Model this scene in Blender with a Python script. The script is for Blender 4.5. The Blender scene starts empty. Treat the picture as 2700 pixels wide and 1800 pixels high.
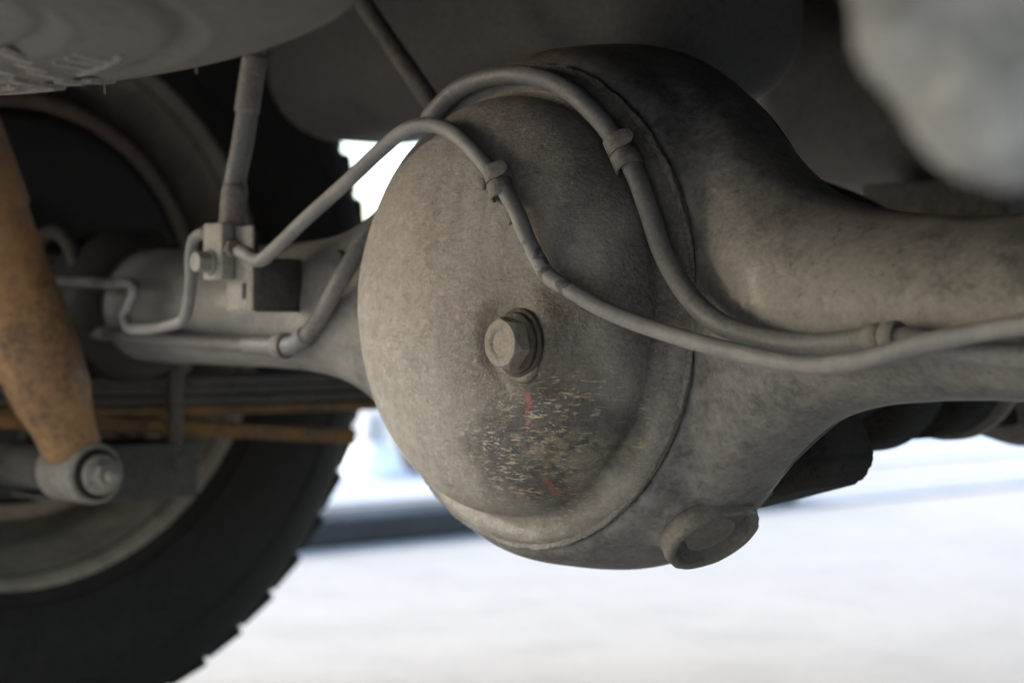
import bpy, bmesh, math, random
from mathutils import Vector, Matrix, noise as mnoise

sc = bpy.context.scene
C = sc.collection
R = math.radians
random.seed(7)

# ------------------------------------------------------------------ camera
# vehicle frame: X across (right), Y forward, Z up, origin at the axle centre; ground at z = -0.388
GROUND = -0.388
cam_d = bpy.data.cameras.new('camera')
cam = bpy.data.objects.new('camera', cam_d)
C.objects.link(cam)
yaw, pit, rol = R(49.18), R(-0.91), R(0.26)
_r = Vector((math.cos(yaw), math.sin(yaw), 0)); _d = Vector((-math.sin(yaw), math.cos(yaw), 0)); _u = Vector((0, 0, 1))
_d2 = _d*math.cos(pit) + _u*math.sin(pit); _u2 = -_d*math.sin(pit) + _u*math.cos(pit)
_r3 = _r*math.cos(rol) + _u2*math.sin(rol); _u3 = -_r*math.sin(rol) + _u2*math.cos(rol)
M = Matrix((( _r3.x, _u3.x, -_d2.x), (_r3.y, _u3.y, -_d2.y), (_r3.z, _u3.z, -_d2.z))).to_4x4()
M.translation = Vector((0.841, -0.754, -0.0025))
cam.matrix_world = M
cam_d.sensor_width = 36
cam_d.lens = 67.63
cam_d.clip_start = 0.02
cam_d.clip_end = 500
cam_d.dof.use_dof = True
cam_d.dof.focus_distance = 1.03
cam_d.dof.aperture_fstop = 6.0
sc.camera = cam

# ------------------------------------------------------------------ sky, sun, exposure
SUN_EL, SUN_AZ = R(24), R(234)          # azimuth measured from +Y clockwise: hazy sun stands low behind and to the left of the vehicle
w = bpy.data.worlds.new('World'); sc.world = w; w.use_nodes = True
nt = w.node_tree
sky = nt.nodes.new('ShaderNodeTexSky'); sky.sky_type = 'NISHITA'; sky.sun_disc = False
sky.sun_elevation = SUN_EL; sky.sun_rotation = SUN_AZ; sky.air_density = 1.0; sky.dust_density = 1.1; sky.ozone_density = 1.0
bg = nt.nodes['Background']; bg.inputs[1].default_value = 0.15
nt.links.new(sky.outputs[0], bg.inputs[0])
sd = bpy.data.lights.new('sun', 'SUN'); sd.energy = 1.5; sd.angle = R(14); sd.color = (1.0, 0.985, 0.965)
so = bpy.data.objects.new('sun', sd); C.objects.link(so)
sun_dir = Vector((math.sin(SUN_AZ)*math.cos(SUN_EL), math.cos(SUN_AZ)*math.cos(SUN_EL), math.sin(SUN_EL)))
so.rotation_euler = sun_dir.to_track_quat('Z', 'Y').to_euler(); so.location = sun_dir*20
sc.view_settings.view_transform = 'Standard'; sc.view_settings.look = 'None'
sc.view_settings.gamma = 1; sc.view_settings.use_curve_mapping = False
sc.view_settings.exposure = 2.15
sc.cycles.max_bounces = 10; sc.cycles.diffuse_bounces = 7
sc.cycles.use_denoising = True

# ------------------------------------------------------------------ materials
class NG:
    def __init__(s, name):
        s.m = bpy.data.materials.new(name); s.m.use_nodes = True
        s.t = s.m.node_tree; s.b = s.t.nodes['Principled BSDF']
        s.co = s.t.nodes.new('ShaderNodeTexCoord').outputs['Object']
    def n(s, kind, **kw):
        nd = s.t.nodes.new(kind)
        for k, v in kw.items(): setattr(nd, k, v)
        return nd
    def link(s, a, b): s.t.links.new(a, b)
    def put(s, sock, v):
        if hasattr(v, 'is_output') or hasattr(v, 'links'): s.link(v, sock)
        else: sock.default_value = v
    def noise(s, scale, detail=6, rough=.6, vec=None, dist=0.0):
        nd = s.n('ShaderNodeTexNoise'); nd.inputs['Scale'].default_value = scale; nd.inputs['Detail'].default_value = detail
        nd.inputs['Roughness'].default_value = rough; nd.inputs['Distortion'].default_value = dist
        s.link(vec if vec is not None else s.co, nd.inputs['Vector']); return nd.outputs['Fac']
    def voro(s, scale, vec=None, rnd=1.0):
        nd = s.n('ShaderNodeTexVoronoi'); nd.inputs['Scale'].default_value = scale; nd.inputs['Randomness'].default_value = rnd
        s.link(vec if vec is not None else s.co, nd.inputs['Vector']); return nd.outputs['Distance']
    def ramp(s, fac, a, b, va=0.0, vb=1.0):
        nd = s.n('ShaderNodeMapRange'); nd.interpolation_type = 'SMOOTHSTEP'
        nd.inputs['From Min'].default_value = a; nd.inputs['From Max'].default_value = b
        nd.inputs['To Min'].default_value = va; nd.inputs['To Max'].default_value = vb
        s.put(nd.inputs['Value'], fac); return nd.outputs['Result']
    def math(s, op, a, b=0.0):
        nd = s.n('ShaderNodeMath', operation=op); s.put(nd.inputs[0], a); s.put(nd.inputs[1], b); return nd.outputs[0]
    def mix(s, fac, a, b, mode='MIX'):
        nd = s.n('ShaderNodeMix', data_type='RGBA', blend_type=mode)
        s.put(nd.inputs[0], fac)
        for i, v in ((6, a), (7, b)):
            if isinstance(v, tuple): nd.inputs[i].default_value = (*v, 1)
            else: s.link(v, nd.inputs[i])
        return nd.outputs[2]
    def scaled(s, sx, sy, sz, rot=(0, 0, 0)):
        nd = s.n('ShaderNodeMapping'); nd.inputs['Scale'].default_value = (sx, sy, sz); nd.inputs['Rotation'].default_value = rot
        s.link(s.co, nd.inputs['Vector']); return nd.outputs[0]
    def xyz(s):
        nd = s.n('ShaderNodeSeparateXYZ'); s.link(s.co, nd.inputs[0]); return nd.outputs
    def blob(s, cx, cz, rx, rz, soft=.4, wob=None, amt=.35, axes=(0, 2)):
        """soft elliptical mask in two object axes, with a ragged edge"""
        o = s.xyz()
        dx = s.math('DIVIDE', s.math('SUBTRACT', o[axes[0]], cx), rx); dz = s.math('DIVIDE', s.math('SUBTRACT', o[axes[1]], cz), rz)
        d = s.math('SQRT', s.math('ADD', s.math('MULTIPLY', dx, dx), s.math('MULTIPLY', dz, dz)))
        if wob is not None: d = s.math('ADD', d, s.math('MULTIPLY', s.math('SUBTRACT', wob, .5), amt*2))
        return s.ramp(d, 1-soft, 1+soft, 1, 0)
    def bump(s, h, dist, strength=1.0, prev=None):
        nd = s.n('ShaderNodeBump'); nd.inputs['Distance'].default_value = dist; nd.inputs['Strength'].default_value = strength
        s.put(nd.inputs['Height'], h)
        if prev is not None: s.link(prev, nd.inputs['Normal'])
        return nd.outputs[0]
    def done(s, col, rough=.8, metal=0.0, normal=None, spec=.4):
        if isinstance(col, tuple): s.b.inputs['Base Color'].default_value = (*col, 1)
        else: s.link(col, s.b.inputs['Base Color'])
        s.put(s.b.inputs['Roughness'], rough); s.b.inputs['Metallic'].default_value = metal
        s.b.inputs['Specular IOR Level'].default_value = spec
        if normal is not None: s.link(normal, s.b.inputs['Normal'])
        return s.m

def grime(name, dark, dust, light=None, big=11, lo=.38, hi=.62, fine=260, bump=.0007, rust=None, specks=.5, rough=(.55, .9), spec=.4):
    """painted steel under road dust: large cloudy patches, mottles, grain, pale specks, optional rust"""
    g = NG(name)
    n1 = g.noise(big, 4, .62); n2 = g.noise(big*6, 4, .65); n3 = g.noise(fine, 2, .7)
    f = g.math('ADD', g.math('MULTIPLY', n1, .55), g.math('MULTIPLY', n2, .45))
    f = g.ramp(f, lo, hi)
    col = g.mix(f, dark, dust)
    if light: col = g.mix(g.ramp(g.noise(big*2.3, 4, .6), .56, .74, 0, .75), col, light)
    if rust:
        col = g.mix(g.ramp(g.noise(big*3.1, 4, .7), .58, .72, 0, .8), col, rust)
    col = g.mix(g.math('MULTIPLY', g.ramp(n3, .35, .7), .38), col, tuple(min(1, c*1.45) for c in dust))
    col = g.mix(g.ramp(g.noise(fine*.55, 2, .6), .62, .72, 0, .55), col, tuple(c*.6 for c in dark))
    if specks:
        v = g.voro(230); m = g.math('MULTIPLY', g.ramp(v, .05, .11, 1, 0), g.ramp(g.noise(37, 2), .56, .66))
        col = g.mix(g.math('MULTIPLY', m, specks), col, (.42, .39, .34))
    nb = g.bump(g.math('ADD', g.math('MULTIPLY', n3, .5), g.noise(fine*.3, 2, .6)), bump, .8)
    nb = g.bump(n2, bump*3, .5, nb)
    return g.done(col, g.ramp(f, 0, 1, *rough), 0, nb, spec)

def mat_house():
    m = grime('axle_paint_dusty', (.048, .048, .048), (.138, .132, .123), (.195, .193, .188), big=13, lo=.36, hi=.62, rust=(.120, .100, .080), rough=(.42, .62), spec=.55, bump=.0005)
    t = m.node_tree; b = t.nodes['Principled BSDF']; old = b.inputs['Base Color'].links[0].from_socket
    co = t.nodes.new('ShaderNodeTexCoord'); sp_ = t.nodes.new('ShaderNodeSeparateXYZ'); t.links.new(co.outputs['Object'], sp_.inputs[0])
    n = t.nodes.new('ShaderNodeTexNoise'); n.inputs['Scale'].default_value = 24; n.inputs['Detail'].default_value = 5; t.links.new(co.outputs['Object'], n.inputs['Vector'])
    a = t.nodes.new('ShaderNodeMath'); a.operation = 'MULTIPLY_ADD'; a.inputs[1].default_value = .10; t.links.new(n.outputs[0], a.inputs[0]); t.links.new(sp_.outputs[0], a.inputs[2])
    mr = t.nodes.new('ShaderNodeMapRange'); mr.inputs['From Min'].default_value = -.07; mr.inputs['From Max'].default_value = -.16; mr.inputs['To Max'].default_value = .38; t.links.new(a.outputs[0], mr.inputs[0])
    mx = t.nodes.new('ShaderNodeMix'); mx.data_type = 'RGBA'; t.links.new(mr.outputs[0], mx.inputs[0]); t.links.new(old, mx.inputs[6]); mx.inputs[7].default_value = (.31, .305, .29, 1)  # paler left tube: missing light put into the dust colour
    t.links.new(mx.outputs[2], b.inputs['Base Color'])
    return m
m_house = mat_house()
m_cast = grime('carrier_cast_iron', (.011, .011, .011), (.028, .026, .024), None, big=16, bump=.0012, specks=.1, rough=(.85, .95), spec=.1)
m_flange = grime('flange_dark_dust', (.030, .028, .026), (.085, .077, .067), None, big=18, bump=.0012, specks=.1)
m_weld = grime('weld_bead_steel', (.060, .058, .055), (.15, .142, .128), None, big=60, lo=.40, hi=.60, fine=420, bump=.0015, specks=.2)
m_bolt = grime('plug_dusty_steel', (.13, .117, .102), (.22, .20, .175), None, big=55, lo=.35, hi=.6, fine=500, bump=.0006, rust=(.15, .105, .072), specks=.3)
m_boltside = grime('plug_rusty_flank', (.016, .014, .012), (.062, .05, .04), None, big=70, fine=500, bump=.0006, rust=(.12, .066, .032), specks=0)
m_hose = grime('sleeve_grey_rubber', (.092, .095, .099), (.150, .149, .146), None, big=20, lo=.35, hi=.7, fine=420, bump=.0003, specks=.35, rough=(.5, .8))
m_clip = grime('clip_dusty_steel', (.095, .09, .083), (.17, .158, .142), None, big=40, fine=420, bump=.0004, specks=.2)
m_block = grime('junction_brass_dusty', (.16, .156, .147), (.26, .247, .225), None, big=45, fine=420, bump=.0004, specks=.2)
m_bracket = grime('bracket_paint', (.024, .023, .022), (.065, .060, .053), None, big=30, specks=.2)
m_tank = grime('tank_dusty_paint', (.080, .073, .066), (.122, .110, .099), None, big=5, lo=.3, hi=.7, bump=.0006, specks=.2)
m_leaf = grime('spring_steel_dark', (.035, .032, .028), (.085, .075, .062), None, big=20, specks=.1)
m_leafrust = grime('spring_leaf_ochre', (.060, .034, .015), (.19, .105, .036), None, big=20, specks=.1)
m_shock = grime('damper_rusty_tan', (.085, .050, .028), (.27, .155, .075), None, big=9, lo=.35, hi=.62, fine=160, rust=(.105, .062, .036), specks=0)
m_eye = grime('damper_eye_grey', (.12, .113, .103), (.23, .212, .19), None, big=35, specks=.1)
m_rubber = grime('tyre_rubber', (.012, .0105, .0095), (.023, .0205, .0185), None, big=9, bump=.0006, specks=.0, rough=(.75, .9), spec=.15)
m_sparetyre = grime('spare_rubber_dusty', (.052, .047, .042), (.110, .098, .085), None, big=7, lo=.3, hi=.66, bump=.0006, specks=.15)
m_mark = grime('raised_rubber_dust', (.13, .12, .105), (.22, .20, .175), None, big=40, specks=0)
m_rim = grime('rim_dusty_steel', (.13, .112, .088), (.235, .20, .158), None, big=9, rust=(.20, .14, .10), specks=.1)
m_drum = grime('drum_rusty_iron', (.10, .072, .055), (.19, .135, .10), None, big=10, specks=.1)
m_rod = grime('pipe_brown_dust', (.075, .068, .06), (.14, .127, .11), None, big=12, specks=.1)
m_exh = grime('silencer_dusty', (.060, .051, .044), (.15, .128, .112), None, big=6, specks=.1)
m_under = grime('underbody_black', (.012, .012, .012), (.035, .032, .028), None, big=5, specks=.1)
m_cast2 = grime('bracket_pale_cast', (.18, .182, .177), (.35, .355, .345), (.46, .465, .455), big=11, bump=.003, rust=(.25, .16, .10), specks=0)

def mat_cover():
    g = NG('cover_dusty_worn_paint')
    n1 = g.noise(17, 5, .62); n2 = g.noise(130, 5, .72); n3 = g.noise(420, 4, .7); n4 = g.noise(34, 8, .66, dist=.6)
    f = g.ramp(g.math('ADD', g.math('MULTIPLY', n1, .6), g.math('MULTIPLY', n2, .4)), .30, .66)
    col = g.mix(f, (.092, .083, .074), (.212, .195, .174))
    col = g.mix(g.ramp(n4, .52, .70, 0, .55), col, (.185, .186, .176))               # greenish grey worn paint
    col = g.mix(g.ramp(g.noise(210, 5, .78), .52, .66, 0, .45), col, (.30, .277, .245))  # pale crust of dust
    col = g.mix(g.ramp(g.noise(240, 4, .78), .56, .68, 0, .4), col, (.060, .053, .046))
    lit_left = g.math('MULTIPLY', g.blob(-.085, -.005, .075, .13, .45, n4, .45), .55)  # pale dust on the left, doubling as light from that side
    col = g.mix(lit_left, col, g.mix(g.ramp(n2, .36, .62), (.235, .218, .195), (.335, .313, .281)))
    mid_shade = g.math('MULTIPLY', g.blob(.055, .035, .060, .060, .6, n4, .6), .18)  # browner middle: shading of the dome deepened in the colour
    col = g.mix(mid_shade, col, g.mix(n2, (.060, .055, .048), (.150, .138, .122)))
    # faint vertical wash marks
    wash = g.noise(60, 5, .6, g.scaled(1, .3, .12))
    col = g.mix(g.ramp(wash, .50, .70, 0, .35), col, (.30, .28, .25))
    # grey bare paint on the right of the plug
    grey = g.blob(.098, -.035, .026, .075, .45, n4, .5)
    col = g.mix(g.math('MULTIPLY', grey, .65), col, (.20, .198, .180))
    # darker band and patch beside the sleeve
    dk = g.blob(.122, .005, .013, .058, .5, n4, .5)
    col = g.mix(g.math('MULTIPLY', dk, .8), col, (.050, .049, .048))
    dk2 = g.blob(.098, .082, .018, .030, .6, g.noise(90, 8, .75), .9)
    col = g.mix(g.math('MULTIPLY', dk2, .6), col, (.045, .041, .037))
    # bluish chafed strip along the brake pipe
    ch = g.blob(.087, .042, .0065, .026, .6, g.noise(120, 8, .75), .8)
    col = g.mix(g.math('MULTIPLY', ch, .7), col, (.075, .082, .092))
    # brown oily ring round the plug
    halo = g.blob(.058, -.022, .044, .034, .55, n4, .55)
    halo2 = g.blob(.085, .002, .030, .016, .6, n4, .6)
    h = g.math('MAXIMUM', halo, halo2)
    col = g.mix(g.math('MULTIPLY', h, .95), col, g.mix(n2, (.022, .016, .012), (.080, .062, .047)))
    col = g.mix(g.math('MULTIPLY', g.math('MULTIPLY', h, g.ramp(g.noise(700, 3, .6), .58, .68)), .6), col, (.20, .155, .115))
    # worn dark patch below the plug with ochre and pale scratches
    patch = g.math('MAXIMUM', g.blob(.050, -.078, .034, .034, .50, n4, .45), g.blob(.080, -.060, .030, .030, .55, n4, .5))
    pcol = g.mix(g.ramp(n2, .35, .65), (.016, .015, .0145), (.044, .041, .038))
    st = g.noise(1.0, 7, .72, g.scaled(165, 165, 760, (0, R(3), 0)), .5)
    st2 = g.noise(1.0, 6, .7, g.scaled(85, 85, 460, (0, R(6), 0)), .8)
    den = g.ramp(g.noise(40, 4, .6), .34, .56, .05, 1.0)
    sm = g.math('MULTIPLY', g.math('MAXIMUM', g.ramp(st, .558, .592), g.ramp(st2, .582, .612)), den)
    scol = g.mix(g.ramp(g.noise(90, 3), .42, .58), (.34, .235, .12), (.38, .34, .27))
    pcol = g.mix(sm, pcol, scol)
    col = g.mix(g.math('MULTIPLY', patch, .96), col, pcol)
    # olive / ochre tide mark at the lower edge of the patch
    tide = g.blob(.083, -.086, .022, .020, .5, n4, .5)
    col = g.mix(g.math('MULTIPLY', g.math('MULTIPLY', tide, g.ramp(n2, .4, .6)), .55), col, (.19, .165, .11))
    # inspector's red paint dashes
    wv = g.noise(420, 5, .8)
    for cx, cz, rx, rz in ((.0660, -.0500, .0022, .0042), (.0640, -.0560, .0013, .0016), (.0628, -.0625, .0011, .0028), (.0605, -.0680, .0009, .0009), (.0595, -.0965, .0009, .0030), (.0578, -.1020, .0014, .0026)):
        col = g.mix(g.math('MULTIPLY', g.blob(cx, cz, rx, rz, .35, wv, 1.5), .7), col, (.24, .045, .032))
    # pale grit and dark pits
    v = g.math('MULTIPLY', g.ramp(g.voro(250), .05, .12, 1, 0), g.ramp(g.noise(41, 2), .53, .62))
    col = g.mix(g.math('MULTIPLY', v, .65), col, (.50, .46, .39))
    col = g.mix(g.math('MULTIPLY', g.math('MULTIPLY', g.ramp(n3, .35, .72), .22), g.ramp(patch, 0, 1, 1, .15)), col, (.34, .305, .26))
    nb = g.bump(g.math('ADD', g.math('MULTIPLY', n3, .6), g.noise(130, 5, .65)), .0008, .8)
    nb = g.bump(g.math('ADD', n2, g.math('MULTIPLY', sm, .6)), .0018, .55, nb)
    rough = g.math('ADD', g.ramp(g.math('MAXIMUM', patch, h), 0, 1, .60, .42), g.math('MULTIPLY', n2, .12))
    return g.done(col, rough, 0, nb, .55)
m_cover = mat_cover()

def mat_pipe():
    g = NG('brake_pipe_grey_paint')
    n1 = g.noise(30, 6, .6); n3 = g.noise(500, 4, .7)
    col = g.mix(g.ramp(n1, .35, .65), (.135, .138, .142), (.205, .204, .199))
    chips = g.noise(125, 3, .55)
    zone = g.math('MAXIMUM', g.blob(.083, .024, .020, .020, .5), g.blob(.10, .010, .014, .010, .5))
    col = g.mix(g.math('MULTIPLY', g.ramp(chips, .555, .575), zone), col, (.055, .062, .075))
    col = g.mix(g.ramp(g.noise(330, 3, .6), .66, .70, 0, .6), col, (.08, .08, .085))
    col = g.mix(g.math('MULTIPLY', g.ramp(n3, .4, .75), .3), col, (.28, .275, .266))
    return g.done(col, .62, 0, g.bump(n3, .0003, .6))
m_pipe = mat_pipe()

def mat_ground():
    g = NG('ground_pale_concrete')
    n1 = g.noise(.9, 6, .6); n2 = g.noise(9, 7, .65); n3 = g.noise(120, 4, .7)
    col = g.mix(g.ramp(n1, .3, .7), (.385, .347, .300), (.445, .402, .350))
    col = g.mix(g.ramp(n2, .40, .70, 0, .5), col, (.325, .293, .255))
    col = g.mix(g.math('MULTIPLY', g.ramp(n3, .45, .7), .3), col, (.28, .267, .25))
    return g.done(col, .9, 0, g.bump(n3, .002, .6))
m_ground = mat_ground()
m_paint = grime('ground_paint_pale_blue', (.40, .41, .43), (.48, .48, .49), None, big=4, bump=.001, specks=0)
m_paintblue = grime('ground_paint_blue', (.10, .22, .50), (.18, .31, .58), None, big=6, bump=.001, specks=0)
m_paintgrey = grime('ground_paint_grey_blue', (.27, .27, .28), (.36, .355, .36), None, big=3, bump=.001, specks=0)
m_rail = grime('rail_slate_steel', (.028, .029, .030), (.050, .049, .048), None, big=4, rust=(.06, .035, .025), bump=.002, specks=0, spec=.1)
m_white = grime('jug_white_plastic', (.72, .72, .71), (.80, .80, .79), None, big=8, bump=.0003, specks=0, rough=(.4, .5))
m_cap = grime('jug_grey_cap', (.34, .34, .33), (.42, .42, .41), None, big=8, bump=.0003, specks=0)
m_chock = grime('chock_slate_rubber', (.04, .047, .054), (.06, .068, .076), None, big=8, bump=.001, specks=0)

# ------------------------------------------------------------------ helpers
def link(me, name, mat, parent=None, smooth=True, sub=None):
    for m in (mat if isinstance(mat, (list, tuple)) else [mat]): me.materials.append(m)
    if smooth: me.shade_smooth()
    o = bpy.data.objects.new(name, me); C.objects.link(o)
    if parent is not None:
        o.parent = parent
        if parent.type == 'EMPTY': o.location = -parent.location   # meshes are built in vehicle coordinates
    return o

def thing(name, label, cat, loc=(0, 0, 0), group=None):
    o = bpy.data.objects.new(name, None); C.objects.link(o); o.location = loc; o.empty_display_size = .02
    return tag(o, label, cat, group)

def tag(o, label, cat, group=None):
    o['label'] = label; o['category'] = cat
    if group: o['group'] = group
    return o

def structure(o, label=None):
    o['kind'] = 'structure'
    if label: o['label'] = label
    return o

def mesh(verts, faces, name='m'):
    me = bpy.data.meshes.new(name); me.from_pydata([tuple(v) for v in verts], [], faces); me.update()
    bm = bmesh.new(); bm.from_mesh(me); bmesh.ops.recalc_face_normals(bm, faces=bm.faces); bm.to_mesh(me); bm.free()
    return me

def frame(axis):
    a = Vector(axis).normalized()
    t = Vector((0, 0, 1)) if abs(a.z) < .9 else Vector((1, 0, 0))
    u = a.cross(t).normalized(); v = a.cross(u).normalized()
    return a, u, v

def revolve(profile, axis, origin=(0, 0, 0), seg=64, fn=None, cap0=False, cap1=False):
    """profile [(radius, offset along axis)]; fn may displace each vertex"""
    a, u, v = frame(axis); o = Vector(origin); vs = []; fs = []; rings = []
    for r, h in profile:
        if r < 1e-6: rings.append([len(vs)]); vs.append(o + a*h); continue
        ids = []
        for k in range(seg):
            t = 2*math.pi*k/seg; ids.append(len(vs)); vs.append(o + a*h + u*(r*math.cos(t)) + v*(r*math.sin(t)))
        rings.append(ids)
    for A, B in zip(rings, rings[1:]):
        for k in range(seg):
            k2 = (k+1) % seg
            if len(A) == 1 and len(B) == 1: continue
            if len(A) == 1: fs.append((A[0], B[k], B[k2]))
            elif len(B) == 1: fs.append((A[k], A[k2], B[0]))
            else: fs.append((A[k], A[k2], B[k2], B[k]))
    if cap0 and len(rings[0]) > 1: fs.append(tuple(rings[0]))
    if cap1 and len(rings[-1]) > 1: fs.append(tuple(rings[-1]))
    if fn: vs = [fn(p) for p in vs]
    return mesh(vs, fs)

def catmull(pts, per=8):
    P = [Vector(p) for p in pts]; out = []
    for i in range(len(P)-1):
        p0 = P[i-1] if i else P[0]*2-P[1]; p1, p2 = P[i], P[i+1]; p3 = P[i+2] if i+2 < len(P) else P[-1]*2-P[-2]
        # centripetal-ish: tangents scaled by chord length
        d = (p2-p1).length; d0 = max((p1-p0).length, 1e-6); d2 = max((p3-p2).length, 1e-6)
        m1 = ((p1-p0)/d0 + (p2-p1)/max(d, 1e-6))*.5*d; m2 = ((p2-p1)/max(d, 1e-6) + (p3-p2)/d2)*.5*d
        for k in range(per):
            t = k/per; t2 = t*t; t3 = t2*t
            out.append(p1*(2*t3-3*t2+1) + m1*(t3-2*t2+t) + p2*(-2*t3+3*t2) + m2*(t3-t2))
    out.append(P[-1]); return out

def sweep(path, rad, seg=20, caps=True, wob=0.0):
    n = len(path); vs = []; fs = []; up = None
    for i, p in enumerate(path):
        t = (path[min(i+1, n-1)] - path[max(i-1, 0)]).normalized()
        if up is None: up = frame(t)[1]
        up = (up - t*up.dot(t)).normalized(); sd_ = t.cross(up)
        r = rad(i/(n-1)) if callable(rad) else rad
        for k in range(seg):
            a = 2*math.pi*k/seg; rr = r
            if wob: rr *= 1 + wob*mnoise.noise(p*60 + Vector((math.cos(a), math.sin(a), 0)))
            vs.append(p + up*(rr*math.cos(a)) + sd_*(rr*math.sin(a)))
    for i in range(n-1):
        for k in range(seg):
            k2 = (k+1) % seg; fs.append((i*seg+k, i*seg+k2, (i+1)*seg+k2, (i+1)*seg+k))
    if caps: fs.append(tuple(range(seg))); fs.append(tuple(range((n-1)*seg, n*seg)))
    return mesh(vs, fs)

def rod(a, b, rad, seg=20, steps=6):
    a, b = Vector(a), Vector(b)
    return sweep([a.lerp(b, i/steps) for i in range(steps+1)], rad, seg)

def box(lo, hi, bev=.002, segs=2, mat4=None, taper=None):
    bm = bmesh.new(); bmesh.ops.create_cube(bm, size=1)
    lo, hi = Vector(lo), Vector(hi)
    for v in bm.verts:
        v.co = Vector((lo[i] + (v.co[i]+.5)*(hi[i]-lo[i]) for i in range(3)))
    if bev: bmesh.ops.bevel(bm, geom=bm.edges[:], offset=bev, segments=segs, profile=.6, affect='EDGES')
    if mat4 is not None: bmesh.ops.transform(bm, matrix=mat4, verts=bm.verts)
    me = bpy.data.meshes.new('b'); bm.to_mesh(me); bm.free(); return me

def hexhead(center, axis, af, h, turn=0.0, chamfer=.0015, dimple=0.0, dimple_r=.4):
    """hexagon head standing on 'center', growing along axis, with chamfered corners and a dished top"""
    a, u, v = frame(axis); c = Vector(center); rc = af/2/math.cos(math.pi/6); vs = []; fs = []; S = 48; rings = []
    def hexr(t):
        m = ((t-turn) % (math.pi/3)) - math.pi/6
        return rc*math.cos(math.pi/6)/math.cos(m)
    prof = [(1, 0), (1, h-chamfer*1.0)]
    def ring(fn, hh):
        ids = []
        for k in range(S):
            t = 2*math.pi*k/S + turn; r = fn(t); ids.append(len(vs)); vs.append(c + a*(hh(t, r) if callable(hh) else hh) + u*(r*math.cos(t)) + v*(r*math.sin(t)))
        rings.append(ids)
    flat = af/2
    ring(hexr, 0.0)
    ring(hexr, lambda t, r: h - chamfer*(.25 + 1.6*(r-flat)/(rc-flat)))      # corners cut lower than flats
    ring(lambda t: min(hexr(t), flat*.985)*.985, h)
    for q, dz in ((dimple_r*1.25, 0), (dimple_r*1.05, -.0003), (dimple_r*.9, -dimple), (dimple_r*.3, -dimple*1.05)):
        ring(lambda t, q=q: af/2*q, h+dz)
    for A, B in zip(rings, rings[1:]):
        for k in range(S): fs.append((A[k], A[(k+1) % S], B[(k+1) % S], B[k]))
    fs.append(tuple(rings[0])); fs.append(tuple(rings[-1]))
    me = mesh(vs, fs); return me

def sharp(o, ang=35):
    o.data.shade_smooth()
    o.data.set_sharp_from_angle(angle=R(ang)); return o

def strip(center, tangent, outward, rad, a0, a1, width, thick=.0016, tail=0.0, rnd=True):
    """bent metal strap round a pipe: arc from a0 to a1 (degrees, 0 = outward), optional straight tail at the end"""
    t = Vector(tangent).normalized(); o = Vector(outward); o = (o - t*o.dot(t)).normalized(); s = t.cross(o); c = Vector(center)
    pts = []; n = 18
    for i in range(n+1):
        a = R(a0 + (a1-a0)*i/n); d = o*math.cos(a) + s*math.sin(a); pts.append((c + d*rad, d))
    if tail:
        d = pts[-1][1]; tg = (pts[-1][0]-pts[-2][0]).normalized()
        for k in range(1, 7): pts.append((pts[n][0] + tg*tail*(k/6)**.8, d))
    vs = []; fs = []; N = len(pts)
    for i, (p, d) in enumerate(pts):
        e = (N-1-i); wd = width*((.30, .62, .80, .92, .98)[e] if e < 5 and tail else (.7 if e == 0 else 1.0))
        for sx, sy in ((-1, 0), (1, 0), (1, 1), (-1, 1)):
            vs.append(p + t*(sx*wd/2) + d*(sy*thick))
    for i in range(N-1):
        for k in range(4):
            k2 = (k+1) % 4; fs.append((i*4+k, i*4+k2, (i+1)*4+k2, (i+1)*4+k))
    fs.append((0, 1, 2, 3)); fs.append(tuple((N-1)*4+k for k in range(4)))
    me = mesh(vs, fs)
    bm = bmesh.new(); bm.from_mesh(me)
    eds = [e for e in bm.edges if len(e.link_faces) == 2 and e.calc_face_angle(0) > .9]
    bmesh.ops.bevel(bm, geom=eds, offset=.0004, segments=1, affect='EDGES'); bm.to_mesh(me); bm.free()
    return me

def pchip(xs, ys):
    n = len(xs); h = [xs[i+1]-xs[i] for i in range(n-1)]; d = [(ys[i+1]-ys[i])/h[i] for i in range(n-1)]
    m = [0.0]*n; m[0], m[-1] = d[0], d[-1]
    for i in range(1, n-1):
        m[i] = 0 if d[i-1]*d[i] <= 0 else 2/(1/d[i-1]+1/d[i])
    m[0] = 0
    def f(x):
        if x <= xs[0]: return ys[0]
        if x >= xs[-1]: return ys[-1]
        i = max(k for k in range(n-1) if xs[k] <= x); t = (x-xs[i])/h[i]
        return ys[i]*(2*t**3-3*t*t+1) + h[i]*m[i]*(t**3-2*t*t+t) + ys[i+1]*(-2*t**3+3*t*t) + h[i]*m[i+1]*(t**3-t*t)
    return f

# ------------------------------------------------------------------ setting
def grid_plane(x0, x1, y0, y1, z, n=1):
    return mesh([(x0, y0, z), (x1, y0, z), (x1, y1, z), (x0, y1, z)], [(0, 1, 2, 3)])
structure(link(grid_plane(-150, 150, -150, 150, GROUND), 'ground', m_ground, smooth=False), 'pale sunlit concrete ground beneath and beyond the vehicle')
structure(link(grid_plane(-2.72, -2.26, -3, 9, GROUND+.004), 'painted_lane', m_paint, smooth=False), 'pale blue painted lane on the ground')
structure(link(grid_plane(-2.80, -2.72, -3, 9, GROUND+.004), 'painted_line', m_paintblue, smooth=False), 'blue painted line on the ground beside the pale lane')

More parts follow.
